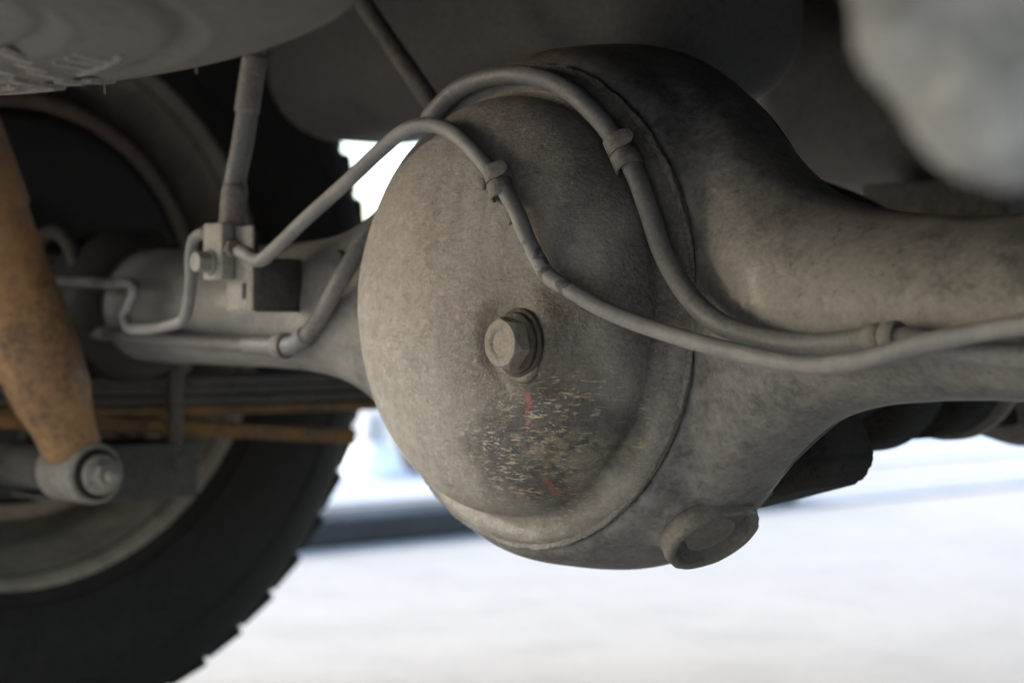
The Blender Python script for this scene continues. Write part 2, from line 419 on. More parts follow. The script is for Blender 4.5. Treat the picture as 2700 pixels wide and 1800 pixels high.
structure(link(grid_plane(-1.80, -1.66, 2.25, 12, GROUND+.004), 'painted_stripe', m_paintgrey, smooth=False), 'faded blue-grey painted stripe on the ground past the end of the rail')
rl = link(box((-1.86, -1.2, GROUND), (-1.70, 2.2, GROUND+.046), .008, 2), 'ground_rail', m_rail)
rl.rotation_euler = (0, 0, 0)
tag(rl, 'low dark slate steel rail lying on the pale ground beyond the wheel', 'rail')

JX, JY, JZ = -2.71, 1.89, GROUND+.004
jug = thing('plastic_jug', 'white plastic jug with grey cap standing on the ground past the rail', 'jug', (JX, JY, JZ))
link(revolve([(0, 0), (.060, 0), (.066, .006), (.065, .020), (.058, .050), (.044, .070), (.030, .077), (0, .078)], (0, 0, 1), (JX, JY, JZ), 32), 'body', m_white, jug)
link(revolve([(0, .076), (.027, .076), (.029, .080), (.0275, .135), (.023, .142), (0, .143)], (0, 0, 1), (JX, JY, JZ), 32), 'cap', m_cap, jug)

A_, r_, d_ = Vector((-2.735, 2.005, JZ)), Vector((.65, .757, 0)), Vector((-.757, .65, 0)); lean = Vector((-.030, -.034, .165))
base = [A_, A_+r_*.30, A_+r_*.30+d_*.12, A_+d_*.12]
ck = mesh(base + [p + lean for p in base], [(0, 1, 2, 3), (4, 5, 6, 7), (0, 1, 5, 4), (1, 2, 6, 5), (2, 3, 7, 6), (3, 0, 4, 7)])
bm = bmesh.new(); bm.from_mesh(ck); bmesh.ops.bevel(bm, geom=bm.edges[:], offset=.010, segments=2, affect='EDGES'); bm.to_mesh(ck); bm.free()
tag(link(ck, 'rubber_block', m_chock), 'dark slate slanted rubber block on the ground beside the white jug', 'block')

# ------------------------------------------------------------------ vehicle underside (shades the axle)
ub = thing('vehicle_underbody', 'black underside of the vehicle body above the axle', 'vehicle body', (0, 0, .38))
link(box((-.93, -1.05, .38), (.93, 1.15, .42), .01, 1), 'floor_panel', m_under, ub)
link(box((-.92, 1.02, .06), (.93, 1.10, .379), .015, 2), 'crossmember', m_under, ub)
link(box((.40, -1.04, .27), (.47, 1.01, .379), .01, 2), 'frame_rail', m_under, ub)
link(box((-.47, -1.04, .27), (-.40, 1.01, .379), .01, 2), 'frame_rail', m_under, ub)
link(box((.90, -1.05, .12), (.93, -.345, .379), .01, 2), 'added_shade_panel', m_under, ub)  # unseen panel, added to block light from the right
link(box((.895, -.34, -.27), (.928, 1.10, .379), .01, 2), 'added_shade_skirt', m_under, ub)  # unseen low skirt, shaped to darken the right side
link(box((-.93, -1.14, .10), (.93, -1.055, .37), .02, 3), 'added_shade_bumper', m_under, ub)  # unseen bumper, put in to cut light from the rear
# wheel housings
for sx in (-1, 1):
    vs = []; fs = []
    NA = 26
    for i in range(NA+1):
        a = R(42 + 110*i/NA)
        for x in (.60, .93):
            for rr in (.50, .508): vs.append((sx*x, rr*math.cos(a), rr*math.sin(a)))
    for i in range(NA):
        b0, b1 = i*4, i*4+4
        for p, q in ((0, 1), (1, 3), (3, 2), (2, 0)): fs.append((b0+p, b0+q, b1+q, b1+p))
    fs.append((0, 1, 3, 2)); fs.append((NA*4, NA*4+1, NA*4+3, NA*4+2))
    link(mesh(vs, fs), 'wheel_arch', m_under, ub)

# ------------------------------------------------------------------ rear axle
AX = thing('rear_axle', 'dusty grey-brown driven rear axle with a large domed differential cover', 'axle', (0, 0, 0))
hx = pchip([0, .03, .06, .09, .12, .145, .17, .20, .23, .26, .30, .7], [.1500, .1480, .1415, .1285, .1065, .0840, .0645, .0520, .0465, .0444, .0435, .0435])
ryr = pchip([0, .115, .138, .165, .195, .235, .28, .7], [-.008, -.012, -.020, -.0265, -.0310, -.0333, -.0335, -.0335])
hxr = pchip([0, .03, .06, .09, .12, .145, .17, .20, .23, .26, .30, .7], [.1500, .1482, .1425, .1310, .1130, .0945, .0765, .0605, .0512, .0465, .0438, .0435])
def section(x):
    ax_ = abs(x); h = hxr(ax_) if x > 0 else hx(ax_)
    k = min(1, max(0, (h-.0435)/(.1515-.0435))); k = k*k*(3-2*k)
    yr, yf = ryr(ax_), .0535 + .0165*k
    yc = (yr+yf)/2; dy = (yf-yr)/2; n = 2.0 + 1.2*k
    return h, yc, dy, n, k
def housing_mesh():
    xs = [-.66 + i*.02 for i in range(19)] + [-.28 + i*.004 for i in range(141)] + [.30 + i*.02 for i in range(19)]
    S = 112; vs = []; fs = []
    for x in xs:
        h, yc, dy, n, k = section(x)
        for j in range(S):
            t = 2*math.pi*j/S; c, s = math.cos(t), math.sin(t)
            m = n + (2.2*k if c > 0 else 0)
            y = dy*math.copysign(abs(c)**(2/m), c); z = h*math.copysign(abs(s)**(2/m), s)
            z *= 1 + .055*k*(y/dy)
            p = Vector((x, yc+y, z))
            # seam where the two pressed halves meet: a shallow ridge along the rear mid-line of the tube
            if c < 0:
                p.y -= .0011*math.exp(-((z+.001)/.0022)**2)*(1 if abs(x) > .15 else 0)
            nn = mnoise.noise(p*26)*.0007 + mnoise.noise(p*75)*.00025
            p += Vector((0, c, s))*nn
            vs.append(p)
    for i in range(len(xs)-1):
        for j in range(S):
            j2 = (j+1) % S; fs.append((i*S+j, i*S+j2, (i+1)*S+j2, (i+1)*S+j))
    fs.append(tuple(range(S))); fs.append(tuple(range((len(xs)-1)*S, len(xs)*S)))
    return mesh(vs, fs)
dax = Vector((.66, -.07, -.75)).normalized(); dc = Vector((.1090, .027, -.1290))      # drain boss axis and mouth
def merged(parts):
    bm = bmesh.new()
    for me in parts: bm.from_mesh(me); bpy.data.meshes.remove(me)
    me = bpy.data.meshes.new('h'); bm.to_mesh(me); bm.free(); return me
ring = revolve([(0, .012), (.1365, .0120), (.1385, .0195), (.1425, .0165), (.1460, .0120), (.1490, .0060), (.1515, -.0040), (.1535, -.0160), (.1560, -.0300), (.1580, -.0480), (.1580, -.0620), (.153, -.0690), (0, -.0690)], (0, -1, 0), (0, 0, 0), 128)
stub = revolve([(0, -.055), (.036, -.055), (.0335, -.030), (.0300, -.016), (.0278, -.009), (0, -.009)], dax, dc, 48)
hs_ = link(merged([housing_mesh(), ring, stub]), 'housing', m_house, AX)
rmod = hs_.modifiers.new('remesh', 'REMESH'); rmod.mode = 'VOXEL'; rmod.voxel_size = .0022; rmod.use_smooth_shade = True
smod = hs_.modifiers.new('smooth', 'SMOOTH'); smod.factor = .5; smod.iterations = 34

# domed rear cover with a flat seat for the filler plug
PL = Vector((.0645, 0, -.0197))      # plug axis (x, z)
SEAT_Y = -.0768
def cover_fn(p):
    d = math.hypot(p.x-PL.x, p.z-PL.z)
    if p.y < -.05:
        k = 1 - min(1, max(0, (d-.017)/.017)); k = k*k*(3-2*k)
        p.y = p.y*(1-k) + (SEAT_Y)*k
        # shallow moat on the lower left of the seat
        p.y += .0016*math.exp(-((d-.0255)/.0045)**2)*max(0, -((p.x-PL.x)*.5+(p.z-PL.z)*.8)/max(d, 1e-4))
    if p.y < -.038:
        p.y += mnoise.noise(p*22)*.0010 + mnoise.noise(p*55)*.00035
    return p
prof = []
NP = 60
for i in range(NP+1):
    t = i/NP*math.pi/2
    r = .1205*(math.sin(t)**(2/2.25)); h = .0535*(max(0, math.cos(t))**(2/2.25))
    prof.append((r, .0305+h))
prof[0] = (0, prof[0][1])
prof = [q for i, q in enumerate(prof)]
prof += [(.1216, .0290), (.1232, .0276), (.1255, .0270), (.1280, .0272), (.1305, .0272), (.1330, .0262), (.1355, .0240), (.1375, .0212),
         (.1388, .0180), (.1380, .012)]
# fine rings near the plug: subdivide radial spacing
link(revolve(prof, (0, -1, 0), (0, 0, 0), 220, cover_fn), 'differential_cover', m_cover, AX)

# weld bead: uneven ripples round the cover
vs = []; fs = []; NS = 420; NR = 10
for i in range(NS):
    t = 2*math.pi*i/NS
    rr = .1376 + .0007*mnoise.noise(Vector((math.cos(t)*9, math.sin(t)*9, 3)))
    rad = .0019*(1 + .10*math.sin(t*150) + .45*mnoise.noise(Vector((math.cos(t)*14, math.sin(t)*14, 0))))
    for j in range(NR):
        a = 2*math.pi*j/NR
        r2 = rr + rad*1.5*math.cos(a); y = -.0206 - rad*.55*math.sin(a)
        vs.append((r2*math.cos(t), y, r2*math.sin(t)))
for i in range(NS):
    for j in range(NR):
        i2, j2 = (i+1) % NS, (j+1) % NR; fs.append((i*NR+j, i*NR+j2, i2*NR+j2, i2*NR+j))
link(mesh(vs, fs), 'weld_bead', m_weld, AX)

# pressed seam ridges along the underside of the right-hand flare, laid on the housing surface
from mathutils.bvhtree import BVHTree
bpy.context.view_layer.update()
bvh = BVHTree.FromObject(hs_, bpy.context.evaluated_depsgraph_get())
for yy, rr, x0, x1 in ((.038, .0013, .150, .255), (.050, .0015, .140, .262)):
    pts = []
    for i in range(29):
        x = x0 + (x1-x0)*i/28
        hit = bvh.ray_cast(Vector((x, yy - .012*i/28, -.30)), Vector((0, 0, 1)))
        if hit[0] is not None: pts.append(hit[0] + hit[1]*.0002)
    if len(pts) > 8: link(sweep(pts, lambda q, rr=rr: rr*min(1, 6*q+.05, 6*(1-q)+.05), 8), 'pressed_seam', m_flange, AX)

# filler plug
pc = Vector((PL.x, SEAT_Y, PL.z))
plug = sharp(link(hexhead(pc + Vector((0, -.0060, 0)), (0, -1, 0), .0254, .0092, R(107), .0020, .0012, .60), 'filler_plug', m_bolt, AX), 30)
plug['label'] = 'dusty hexagonal filler plug with dished head'
link(revolve([(.008, .0026), (.0160, .0026), (.0166, .0032), (.0166, .0048), (.0158, .0058), (.008, .0061)], (0, -1, 0), pc, 48), 'plug_flange', m_boltside, plug)
link(revolve([(.010, -.001), (.0184, -.001), (.0188, -.0002), (.0188, .0022), (.0183, .0029), (.010, .0029)], (0, -1, 0), pc, 48), 'sealing_washer', m_boltside, plug)
# rusty sludge lip below the washer
link(sweep(catmull([pc + Vector((.0185*math.cos(R(a)), -.0004, .0185*math.sin(R(a)))) for a in (-115, -95, -75, -55, -40)], 8), lambda q: .0008 + .0019*math.sin(math.pi*q), 12, wob=.35), 'dirt_lip', m_rod, plug)

# drain boss and plug, underneath
link(revolve([(.0200, -.012), (.0285, -.0115), (.0284, -.007), (.0282, -.002), (.0274, .0005), (.0256, .0011), (.0238, .0004), (.0230, -.002), (.0228, -.0112), (.0, -.0115)], dax, dc, 64,
     lambda p: p + Vector((1, 1, 1))*(mnoise.noise(p*140)*.0007)), 'drain_boss', m_rod, AX)
dp = sharp(link(hexhead(dc - dax*.0118, dax, .0300, .0082, R(12), .0012, .0004, .35), 'drain_plug', m_rod, AX), 30)

# differential carrier bolted to the front
link(revolve([(.10, .058), (.132, .060), (.134, .074), (.120, .082), (.110, .10), (.108, .140), (.100, .165), (.090, .20), (.082, .245), (.078, .262), (.0, .262)],
     (0, 1, 0), (0, 0, 0), 72), 'carrier', m_cast, AX)
link(revolve([(.12, .066), (.146, .0665), (.1485, .068), (.1500, .071), (.1500, .079), (.1480, .082), (.13, .083)], (0, 1, 0), (0, 0, 0), 96), 'carrier_flange', m_flange, AX)
ol = [(-.060, -.128), (.000, -.128), (.034, -.1255), (.1120, -.1040), (.1200, -.0960), (.1235, -.0850), (.1120, -.0640), (.090, -.03), (.03, .0), (-.06, .0)]
vs = [(x, y, z) for y in (.060, .152) for x, z in ol]; n_ = len(ol)
me = mesh(vs, [tuple(range(n_)), tuple(range(n_, 2*n_))] + [(i, (i+1) % n_, n_+(i+1) % n_, n_+i) for i in range(n_)])
bm = bmesh.new(); bm.from_mesh(me); bmesh.ops.bevel(bm, geom=bm.edges[:], offset=.003, segments=2, affect='EDGES'); bm.to_mesh(me); bm.free()
link(me, 'carrier_bulge', m_cast, AX)
link(revolve([(0, .255), (.062, .255), (.068, .262), (.068, .30), (.055, .306), (.050, .33), (.0615, .335), (.0615, .375), (.050, .38), (0, .38)], (0, 1, 0), (0, 0, -.03), 56), 'pinion_nose', m_cast, AX)

# gusset between boss and housing (the folded lip)
def spring_seat(sx):
    return box((sx*.545-.035, -.045, -.054), (sx*.545+.035, .065, -.038), .003, 2)
for sx in (-1, 1): link(spring_seat(sx), 'spring_seat', m_bracket, AX)
# hub end / backing plate flange on the wheel side
link(revolve([(.0435, .62), (.054, .625), (.056, .68), (.10, .690), (.155, .694), (.168, .700), (.170, .710), (.166, .715), (.0, .715)], (-1, 0, 0), (0, .010, 0), 64), 'backing_plate', m_under, AX)  # black material puts the shade round the hub into the colour
link(revolve([(.0445, .47), (.052, .472), (.060, .50), (.062, .53), (.052, .536), (.0445, .537)], (-1, 0, 0), (0, .010, 0), 48), 'tube_collar', m_under, AX)  # black colour stands in for the shadow of damper and spare

# hose bracket: angled sheet with slot tab
br = link(box((-.2115, -.066, -.004), (-.2085, -.030, .031), .0008, 1), 'hose_bracket', m_bracket, AX)
link(box((-.240, -.0685, -.0035), (-.2095, -.0662, .052), .0008, 1), 'bracket_tab', m_block, br)
link(box((-.2210, -.0692, .0045), (-.2165, -.0687, .0145), .0002, 1), 'slot', m_under, br)
link(revolve([(0, 0), (.0055, 0), (.006, .001), (.006, .004), (.005, .005), (0, .005)], (0, -1, 0), (-.166, -.028, .030), 24), 'weld_stud', m_bracket, AX)

# clips welded on the axle
def clip(c, tang, out, rad, spans, wd, tails=(0, 0), gap=1.05):
    t = Vector(tang).normalized(); o_ = []
    for i, (sp, tl) in enumerate(zip(spans, tails)):
        s = (i - (len(spans)-1)/2)*wd*gap
        o_.append(link(strip(Vector(c) + t*s, tang, out, rad, sp[0], sp[1], wd, .0016, tl), 'pipe_clip', m_clip, AX))
    return o_
clip((.0485, -.0795, .0672), (.41, 0, -.91), (-.2, -1, .1), .0054, ((140, -42), (-140, 48)), .0088, (.0085, .0085))
clip((0.0982, -.0340, 0.0822), (.52, 0, -.85), (-.1, -1, .1), .0066, ((140, -45), (-140, 75)), .0098, (.0085, .0))
clip((.2805, -.0420, -.0142), (1, 0, .08), (0, -1, 0), .0058, ((150, -75), (-150, 80)), .0085, (0, 0))
clip((-.2290, -.0315, -.0266), (1, 0, 0), (0, -1, 0), .0071, ((-150, 150),), .010, (0,))

# weld spatter blobs on the cover
for x, y, z, r in ((.0555, -.0785, .0475, .0030), (.0345, -.0800, .0665, .0026)):
    bmx = bmesh.new(); bmesh.ops.create_icosphere(bmx, subdivisions=3, radius=r)
    for v in bmx.verts: v.co = Vector((v.co.x, v.co.y*.55, v.co.z*1.25))*(1 + .35*mnoise.noise(v.co*500)) + Vector((x, y+.001, z))
    me = bpy.data.meshes.new('w'); bmx.to_mesh(me); bmx.free(); link(me, 'weld_spatter', m_clip, AX)

# ------------------------------------------------------------------ brake pipes, sleeve, hose, junction
bp_pts = [(-.2235, -.070, .0360), (-.2130, -.071, .0335), (-.2010, -.0715, .0292), (-.1935, -.0715, .0294), (-.1844, -.071, .0338), (-.1483, -.070, .0534), (-.1025, -.070, .0755), (-.0700, -.070, .0920),
          (-.0469, -.070, .1018), (-.0245, -.071, .1035), (-.0015, -.073, .0985), (.0230, -.0770, .0862), (.0403, -.0790, .0741), (.0481, -.0796, .0678),
          (.0631, -.0802, .0519), (.0740, -.0802, .0342), (.0806, -.0792, .0245), (.0862, -.0782, .0170), (.0990, -.0760, .0098), (.1240, -.0700, -.0023), (.1590, -.0620, -.0133),
          (.2070, -.0600, -.0223), (.2535, -.0600, -.0271), (.2867, -.0600, -.0229), (.3158, -.0600, -.0160), (.3680, -.0600, -.0072), (.44, -.0590, .004)]
bp = link(sweep(catmull(bp_pts, 10), .0045, 20), 'brake_pipe', m_pipe)
tag(bp, 'long grey brake pipe bent across the domed differential cover', 'pipe')

sp_pts = [(-.2470, -.073, .0478), (-.2620, -.0735, .0480), (-.2735, -.073, .0440), (-.2790, -.072, .0340), (-.2840, -.069, .0180), (-.2960, -.064, -.0010), (-.3080, -.0605, -.0095), (-.3320, -.059, -.0140),
          (-.3720, -.058, -.0166), (-.3880, -.058, -.0148), (-.3930, -.058, -.0070), (-.3830, -.058, .0040), (-.3800, -.057, .0115), (-.3900, -.055, .0155), (-.43, -.050, .0165), (-.50, -.046, .018), (-.60, -.046, .02)]
sp = link(sweep(catmull(sp_pts, 10), .0040, 18), 'brake_pipe', m_pipe)
tag(sp, 'short grey brake pipe looping down from the junction block along the axle tube', 'pipe')

hs_pts = [(-.56, -.030, -.0195), (-.4772, -.0335, -.0209), (-.3624, -.0335, -.0243), (-.2700, -.0325, -.0262), (-.2290, -.0318, -.0268), (-.2130, -.0320, -.0250), (-.1985, -.0335, -.0191), (-.1789, -.0350, -.0048), (-.1540, -.0360, .0205),
          (-.1430, -.0240, .0450), (-.1290, .0300, .0860), (-.1120, .0340, .1120), (-.0960, .0060, .1240), (-.0830, -.0180, .1180), (-.0701, -.0330, .1136), (-0.0473, -0.0340, 0.1261), (-0.0231, -0.0340, 0.1317), (0.0041, -0.0340, 0.1326), (0.0304, -0.0340, 0.1283), (0.0558, -0.0340, 0.1188), (0.0769, -0.0340, 0.1040), (0.0941, -0.0340, 0.0876), (0.1076, -0.0340, 0.0705), (0.1175, -0.0340, 0.0516), (0.1274, -0.0340, 0.0307), (0.1406, -0.0360, 0.0146), (0.1576, -0.0390, 0.0010),
          (.1786, -.0430, -.0088), (.2020, -.0425, -.0151), (.2273, -.0420, -.0179), (.2542, -.0420, -.0169), (.2824, -.0420, -.0140), (.2973, -.0415, -.0148), (.3212, -.0400, -.0193), (.3558, -.0390, -.0215), (.46, -.038, -.022)]
HS = thing('sleeved_cable', 'thick grey rubber sleeved cable curving round the rim of the differential cover', 'cable', hs_pts[0])
link(sweep(catmull(hs_pts, 9), .0057, 20), 'sleeve', m_hose, HS)
link(sweep(catmull(hs_pts[3:7], 9), .0067, 20), 'ferrule', m_hose, HS)

JB = thing('junction_block', 'dusty brass brake junction block bolted above the axle tube', 'junction block', (-.236, -.065, .017))
link(box((-.2525, -.0790, .0170), (-.2295, -.0690, .0540), .0012, 2), 'body', m_block, JB)
link(box((-.2480, -.0692, .0180), (-.2300, -.0500, .0500), .0012, 2), 'rear_body', m_bracket, JB)
b1 = link(revolve([(0, 0), (.0085, 0), (.0088, .001), (.0085, .002), (0, .002)], (0, -1, 0), (-.2440, -.0790, .0285), 32), 'mounting_bolt', m_block, JB)
sharp(link(hexhead((-.2440, -.0808, .0285), (0, -1, 0), .0125, .0095, .3, .001, .0006, .5), 'bolt_head', m_block, b1), 30)
fn = sharp(link(hexhead((-.2305, -.0720, .0375), (1, 0, 0), .0105, .0055, .2, .0008, .0003, .5), 'pipe_fitting', m_clip, JB), 30)
fn2 = sharp(link(hexhead((-.2520, -.0735, .0479), (-1, 0, 0), .0105, .0055, .2, .0008, .0003, .5), 'pipe_fitting', m_clip, JB), 30)

BH = thing('brake_hose', 'upright flexible brake hose with crimped metal ends rising from the junction block', 'hose', (-.241, -.064, .05))
link(sweep(catmull([(-.2405, -.0640, .0540), (-.2390, -.0635, .0780), (-.2330, -.0610, .1065), (-.2250, -.0600, .1428), (-.2140, -.060, .19), (-.190, -.058, .25), (-.15, -.05, .34), (-.14, -.05, .39)], 9), .0072, 20), 'hose', m_hose, BH)
link(sweep([Vector((-.2410, -.0640, .0500)).lerp(Vector((-.2385, -.0632, .0800)), i/10) for i in range(11)], lambda q: .0088 + (.0010 if q < .12 or .3 < q < .36 else 0) - (.0006 if .85 < q else 0), 24), 'crimped_end', m_clip, BH)
link(sweep([Vector((-.2290, -.0605, .1265)).lerp(Vector((-.2200, -.0598, .164)), i/8) for i in range(9)], lambda q: .0082, 24), 'crimped_end', m_clip, BH)

vp = link(sweep(catmull([(-.30, .035, .38), (-.262, .032, .25), (-.226, .03, .2097), (-.185, .03, .169), (-.144, .03, .129), (-.11, .028, .098)], 9), .0066, 20), 'breather_pipe', m_rod)
tag(vp, 'brown dusty tube running diagonally down behind the differential in front of the tank', 'pipe')

# ------------------------------------------------------------------ wheel
def wheel(sx, label):
    W = thing('wheel', label, 'wheel', (sx*.80, .010, GROUND))
    wc = (0, .010, 0); ax = (sx, 0, 0)
    tp = [(.233, .700), (.240, .692), (.248, .688), (.266, .680), (.290, .674), (.318, .674), (.345, .679), (.365, .688), (.378, .700), (.3850, .714), (.3870, .73), (.3880, .80), (.3870, .87), (.3850, .886), (.378, .900),
          (.352, .918), (.318, .926), (.29, .926), (.25, .915), (.233, .90)]
    ty = link(revolve(tp, ax, wc, 120), 'tyre', m_rubber, W)
    # sidewall rings
    for r_, x_ in ((.262, .6797), (.335, .6768)):
        link(revolve([(r_-.004, x_+.002), (r_-.0015, x_-.0012), (r_+.0015, x_-.0012), (r_+.004, x_+.002)], ax, wc, 96), 'sidewall_rib', m_rubber, ty)
    lug = box((-.016, -.022, -.010), (.016, .022, .0052), .003, 1)
    lug.materials.append(m_rubber)
    N = 52
    for k in range(N):
        a = 2*math.pi*k/N
        for row, (xo, ro, off) in enumerate(((.722, .3820, 0), (.800, .3840, .5), (.878, .3820, 0))):
            if row == 1 and sx > 0: continue
            b = a + off*2*math.pi/N
            o = bpy.data.objects.new('tread_block', lug); C.objects.link(o); o.parent = ty
            # local frame: x along the axle, z radial
            o.matrix_local = Matrix.Translation((sx*xo, .010 + ro*math.cos(b), ro*math.sin(b))) @ Matrix.Rotation(b - math.pi/2, 4, 'X') @ Matrix.Rotation(R(12 if row != 1 else -12), 4, 'Z') @ Matrix.Diagonal((1.35 if row != 1 else 1.0, .93, .72, 1))
    rm = link(revolve([(.235, .705), (.243, .695), (.2465, .691), (.2455, .688), (.240, .690), (.234, .699), (.228, .712), (.2245, .724), (.2170, .731), (.2115, .747), (.2090, .775), (.196, .788), (.194, .83), (.180, .842), (.14, .852), (.09, .835), (0, .835)], ax, wc, 120), 'rim', m_rim, W)
    link(revolve([(.172, .700), (.180, .699), (.1855, .702), (.1870, .709), (.1865, .722), (.1810, .726), (.1785, .78), (.168, .800), (.08, .806), (0, .806)], ax, wc, 96), 'brake_drum', m_drum, W)
    return W
wheel(-1, 'road wheel with black treaded tyre and dusty steel rim beside the rusty damper')

# ------------------------------------------------------------------ leaf spring, clamp, damper
LS = thing('leaf_spring', 'dark stacked leaf spring running under the axle tube', 'leaf spring', (-.545, .01, -.055))
def leaf(z0, th, L, curve, mat, slope=0.0, wdt=.035):
    vs = []; fs = []; n = 44
    for i in range(n+1):
        y = .01 - L + 2*L*i/n; q = y-.01
        zc = z0 + curve*q*q + slope*q
        for x in (-.545-wdt, -.545+wdt):
            for z in (zc-th/2, zc+th/2): vs.append((x, y, z))
    for i in range(n):
        b0, b1 = i*4, i*4+4
        for p, q in ((0, 1), (1, 3), (3, 2), (2, 0)): fs.append((b0+p, b0+q, b1+q, b1+p))
    fs.append((0, 1, 3, 2)); fs.append(tuple(n*4+k for k in (0, 1, 3, 2)))
    me = mesh(vs, fs); bm = bmesh.new(); bm.from_mesh(me)
    bmesh.ops.bevel(bm, geom=[e for e in bm.edges if e.calc_face_angle(0) > 1], offset=.0015, segments=1, affect='EDGES'); bm.to_mesh(me); bm.free()
    return link(me, 'leaf', mat, LS, smooth=False)
leaf(-.0600, .0078, .62, .10, m_leaf, -.02)
leaf(-.0672, .0078, .54, .085, m_leaf, -.02)
leaf(-.0754, .0078, .44, .07, m_leaf, -.02)
leaf(-.0836, .0078, .34, .05, m_leafrust, -.02)
l5 = leaf(-.0945, .0120, .225, -.03, m_leafrust, -.075); l5['label'] = 'ochre rusty lowest leaf'

SPL = thing('spring_clamp', 'U-bolt clamp plate holding the leaf spring under the axle', 'clamp', (-.545, .01, -.15))
link(box((-.590, -.062, -.1180), (-.500, .075, -.1100), .002, 2), 'clamp_plate', m_bracket, SPL)
link(box((-.5020, -.050, -.1530), (-.4960, .068, -.1085), .002, 2), 'side_plate', m_bracket, SPL)
link(box((-.590, -.050, -.1530), (-.5025, .068, -.1480), .002, 2), 'bottom_plate', m_bracket, SPL)
for yy in (-.036, .050):
    pts = [Vector((-.502, yy, -.13)), Vector((-.502, yy, -.06)), Vector((-.502, yy, .0))]
    arc = [Vector((-.545 + .043*math.cos(R(a)), yy, .012 + .046*math.sin(R(a)))) for a in range(0, 181, 12)]
    u = link(sweep(pts + arc + [Vector((-.588, yy, .0)), Vector((-.588, yy, -.06)), Vector((-.588, yy, -.13))], .0062, 14), 'u_bolt', m_leaf, SPL)
    for xx in (-.502, -.588):
        sharp(link(hexhead((xx, yy, -.1185), (0, 0, -1), .017, .011, 0, .001, .0002, .4), 'nut', m_leaf, u), 30)

DM = thing('damper', 'rusty tan shock absorber with grey rubber-bushed lower eye in front of the wheel', 'shock absorber', (-.46, -.068, -.145))
e0 = Vector((-.460, -.0570, -.1245)); top = Vector((-.460, -.1800, .1750)); dv = (top-e0).normalized()
def at(d): return e0 + dv*d
dp_ = [(0, .016), (.0205, .016), (.0222, .019), (.0228, .030), (.0250, .044), (.0290, .058), (.0312, .072), (.0320, .09), (.0320, .20), (.0345, .205), (.0350, .215), (.0350, .36), (0, .362)]
link(revolve(dp_, dv, e0, 56, lambda p: p + Vector((1, 0, 0))*mnoise.noise(p*50)*.0006), 'body_tube', m_shock, DM)
link(revolve([(.012, -.030), (.0215, -.030), (.0228, -.028), (.0228, .022), (.0215, .025), (.012, .025)], (1, 0, 0), e0, 48), 'lower_eye', m_eye, DM)
bsh = link(revolve([(.006, -.034), (.0165, -.034), (.0190, -.031), (.0190, .026), (.0165, .0285), (.006, .029)], (1, 0, 0), e0, 40), 'bushing', m_rubber, DM)
link(revolve([(.004, .029), (.0145, .029), (.0150, .030), (.0150, .0325), (.0145, .0335), (.004, .034)], (1, 0, 0), e0, 40), 'washer', m_eye, DM)
pin = sharp(link(hexhead(e0 + Vector((.034, 0, 0)), (1, 0, 0), .0165, .009, .2, .0012, .0003, .55), 'nut', m_eye, DM), 30)
link(revolve([(.0, .042), (.0050, .042), (.0050, .052), (.0040, .0535), (0, .054)], (1, 0, 0), e0, 24), 'stud', m_eye, DM)
link(revolve([(0, -.12), (.0165, -.12), (.018, -.118), (.018, -.055), (.014, -.046), (.0085, -.042), (.0085, -.032), (0, -.032)], (1, 0, 0), e0, 36), 'mounting_pin', m_bracket, DM)

# ------------------------------------------------------------------ spare tyre stowed flat, above and behind
scx, scy, sz = .040, -.592, .1045
SP = thing('spare_wheel', 'dusty brown spare tyre stowed flat under the vehicle showing raised sidewall lettering', 'spare wheel', (scx, scy, sz))
def sp_z(r):
    q = (r-.266)/.10
    return sz + .022*q*q + .010*abs(q)**4
spp = [(.198, sz+.030)] + [(.205+.0025*i, sp_z(.205+.0025*i)) for i in range(56)] + [(.360, sz+.045), (.374, sz+.066), (.380, sz+.085), (.382, sz+.15), (.378, sz+.20), (.36, sz+.22), (.2, sz+.21)]
def sp_rib(p):
    r = math.hypot(p.x-scx, p.y-scy)
    if p.z < sz+.03: p.z += .0030*math.exp(-((r-.222)/.0045)**2) - .0012*math.exp(-((r-.231)/.003)**2) + .0042*math.exp(-((r-.276)/.0050)**2)*(1 if math.atan2(p.y-scy, p.x-scx) < R(80) else .35) - .0010*math.exp(-((r-.286)/.003)**2)
    return p
st_ = link(revolve(spp, (0, 0, 1), (scx, scy, 0), 160, sp_rib), 'tyre', m_sparetyre, SP)
link(revolve([(.0, sz+.065), (.10, sz+.065), (.135, sz+.050), (.165, sz+.060), (.178, sz+.052), (.190, sz+.030), (.199, sz+.022), (.204, sz+.024), (.203, sz+.035), (.195, sz+.05)], (0, 0, 1), (scx, scy, 0), 96), 'rim', m_rim, SP)
def raised(pts2, wd, hgt, name='raised_mark'):
    """flat raised strokes on the sidewall: polyline in (angle deg, radius)"""
    vs = []; fs = []
    P = [Vector((scx + r*math.cos(R(a)), scy + r*math.sin(R(a)), sp_z(r) - hgt*.35)) for a, r in pts2]
    for i, p in enumerate(P):
        t = (P[min(i+1, len(P)-1)] - P[max(i-1, 0)]); t.z = 0; t.normalize(); s = Vector((-t.y, t.x, 0))
        for sx, sz_ in ((-1, .6), (-.7, -1), (.7, -1), (1, .6)): vs.append(p + s*(sx*wd/2) + Vector((0, 0, sz_*hgt)))
    for i in range(len(P)-1):
        for k in range(4):
            k2 = (k+1) % 4; fs.append((i*4+k, i*4+k2, (i+1)*4+k2, (i+1)*4+k))
    fs.append((0, 1, 2, 3)); fs.append(tuple((len(P)-1)*4+k for k in range(4)))
    return link(mesh(vs, fs), name, m_mark, st_, smooth=False)
def ellipse_mark(a0, r0, da, dr): return [(a0 + da*math.cos(t*math.pi/12), r0 + dr*math.sin(t*math.pi/12)) for t in range(25)]
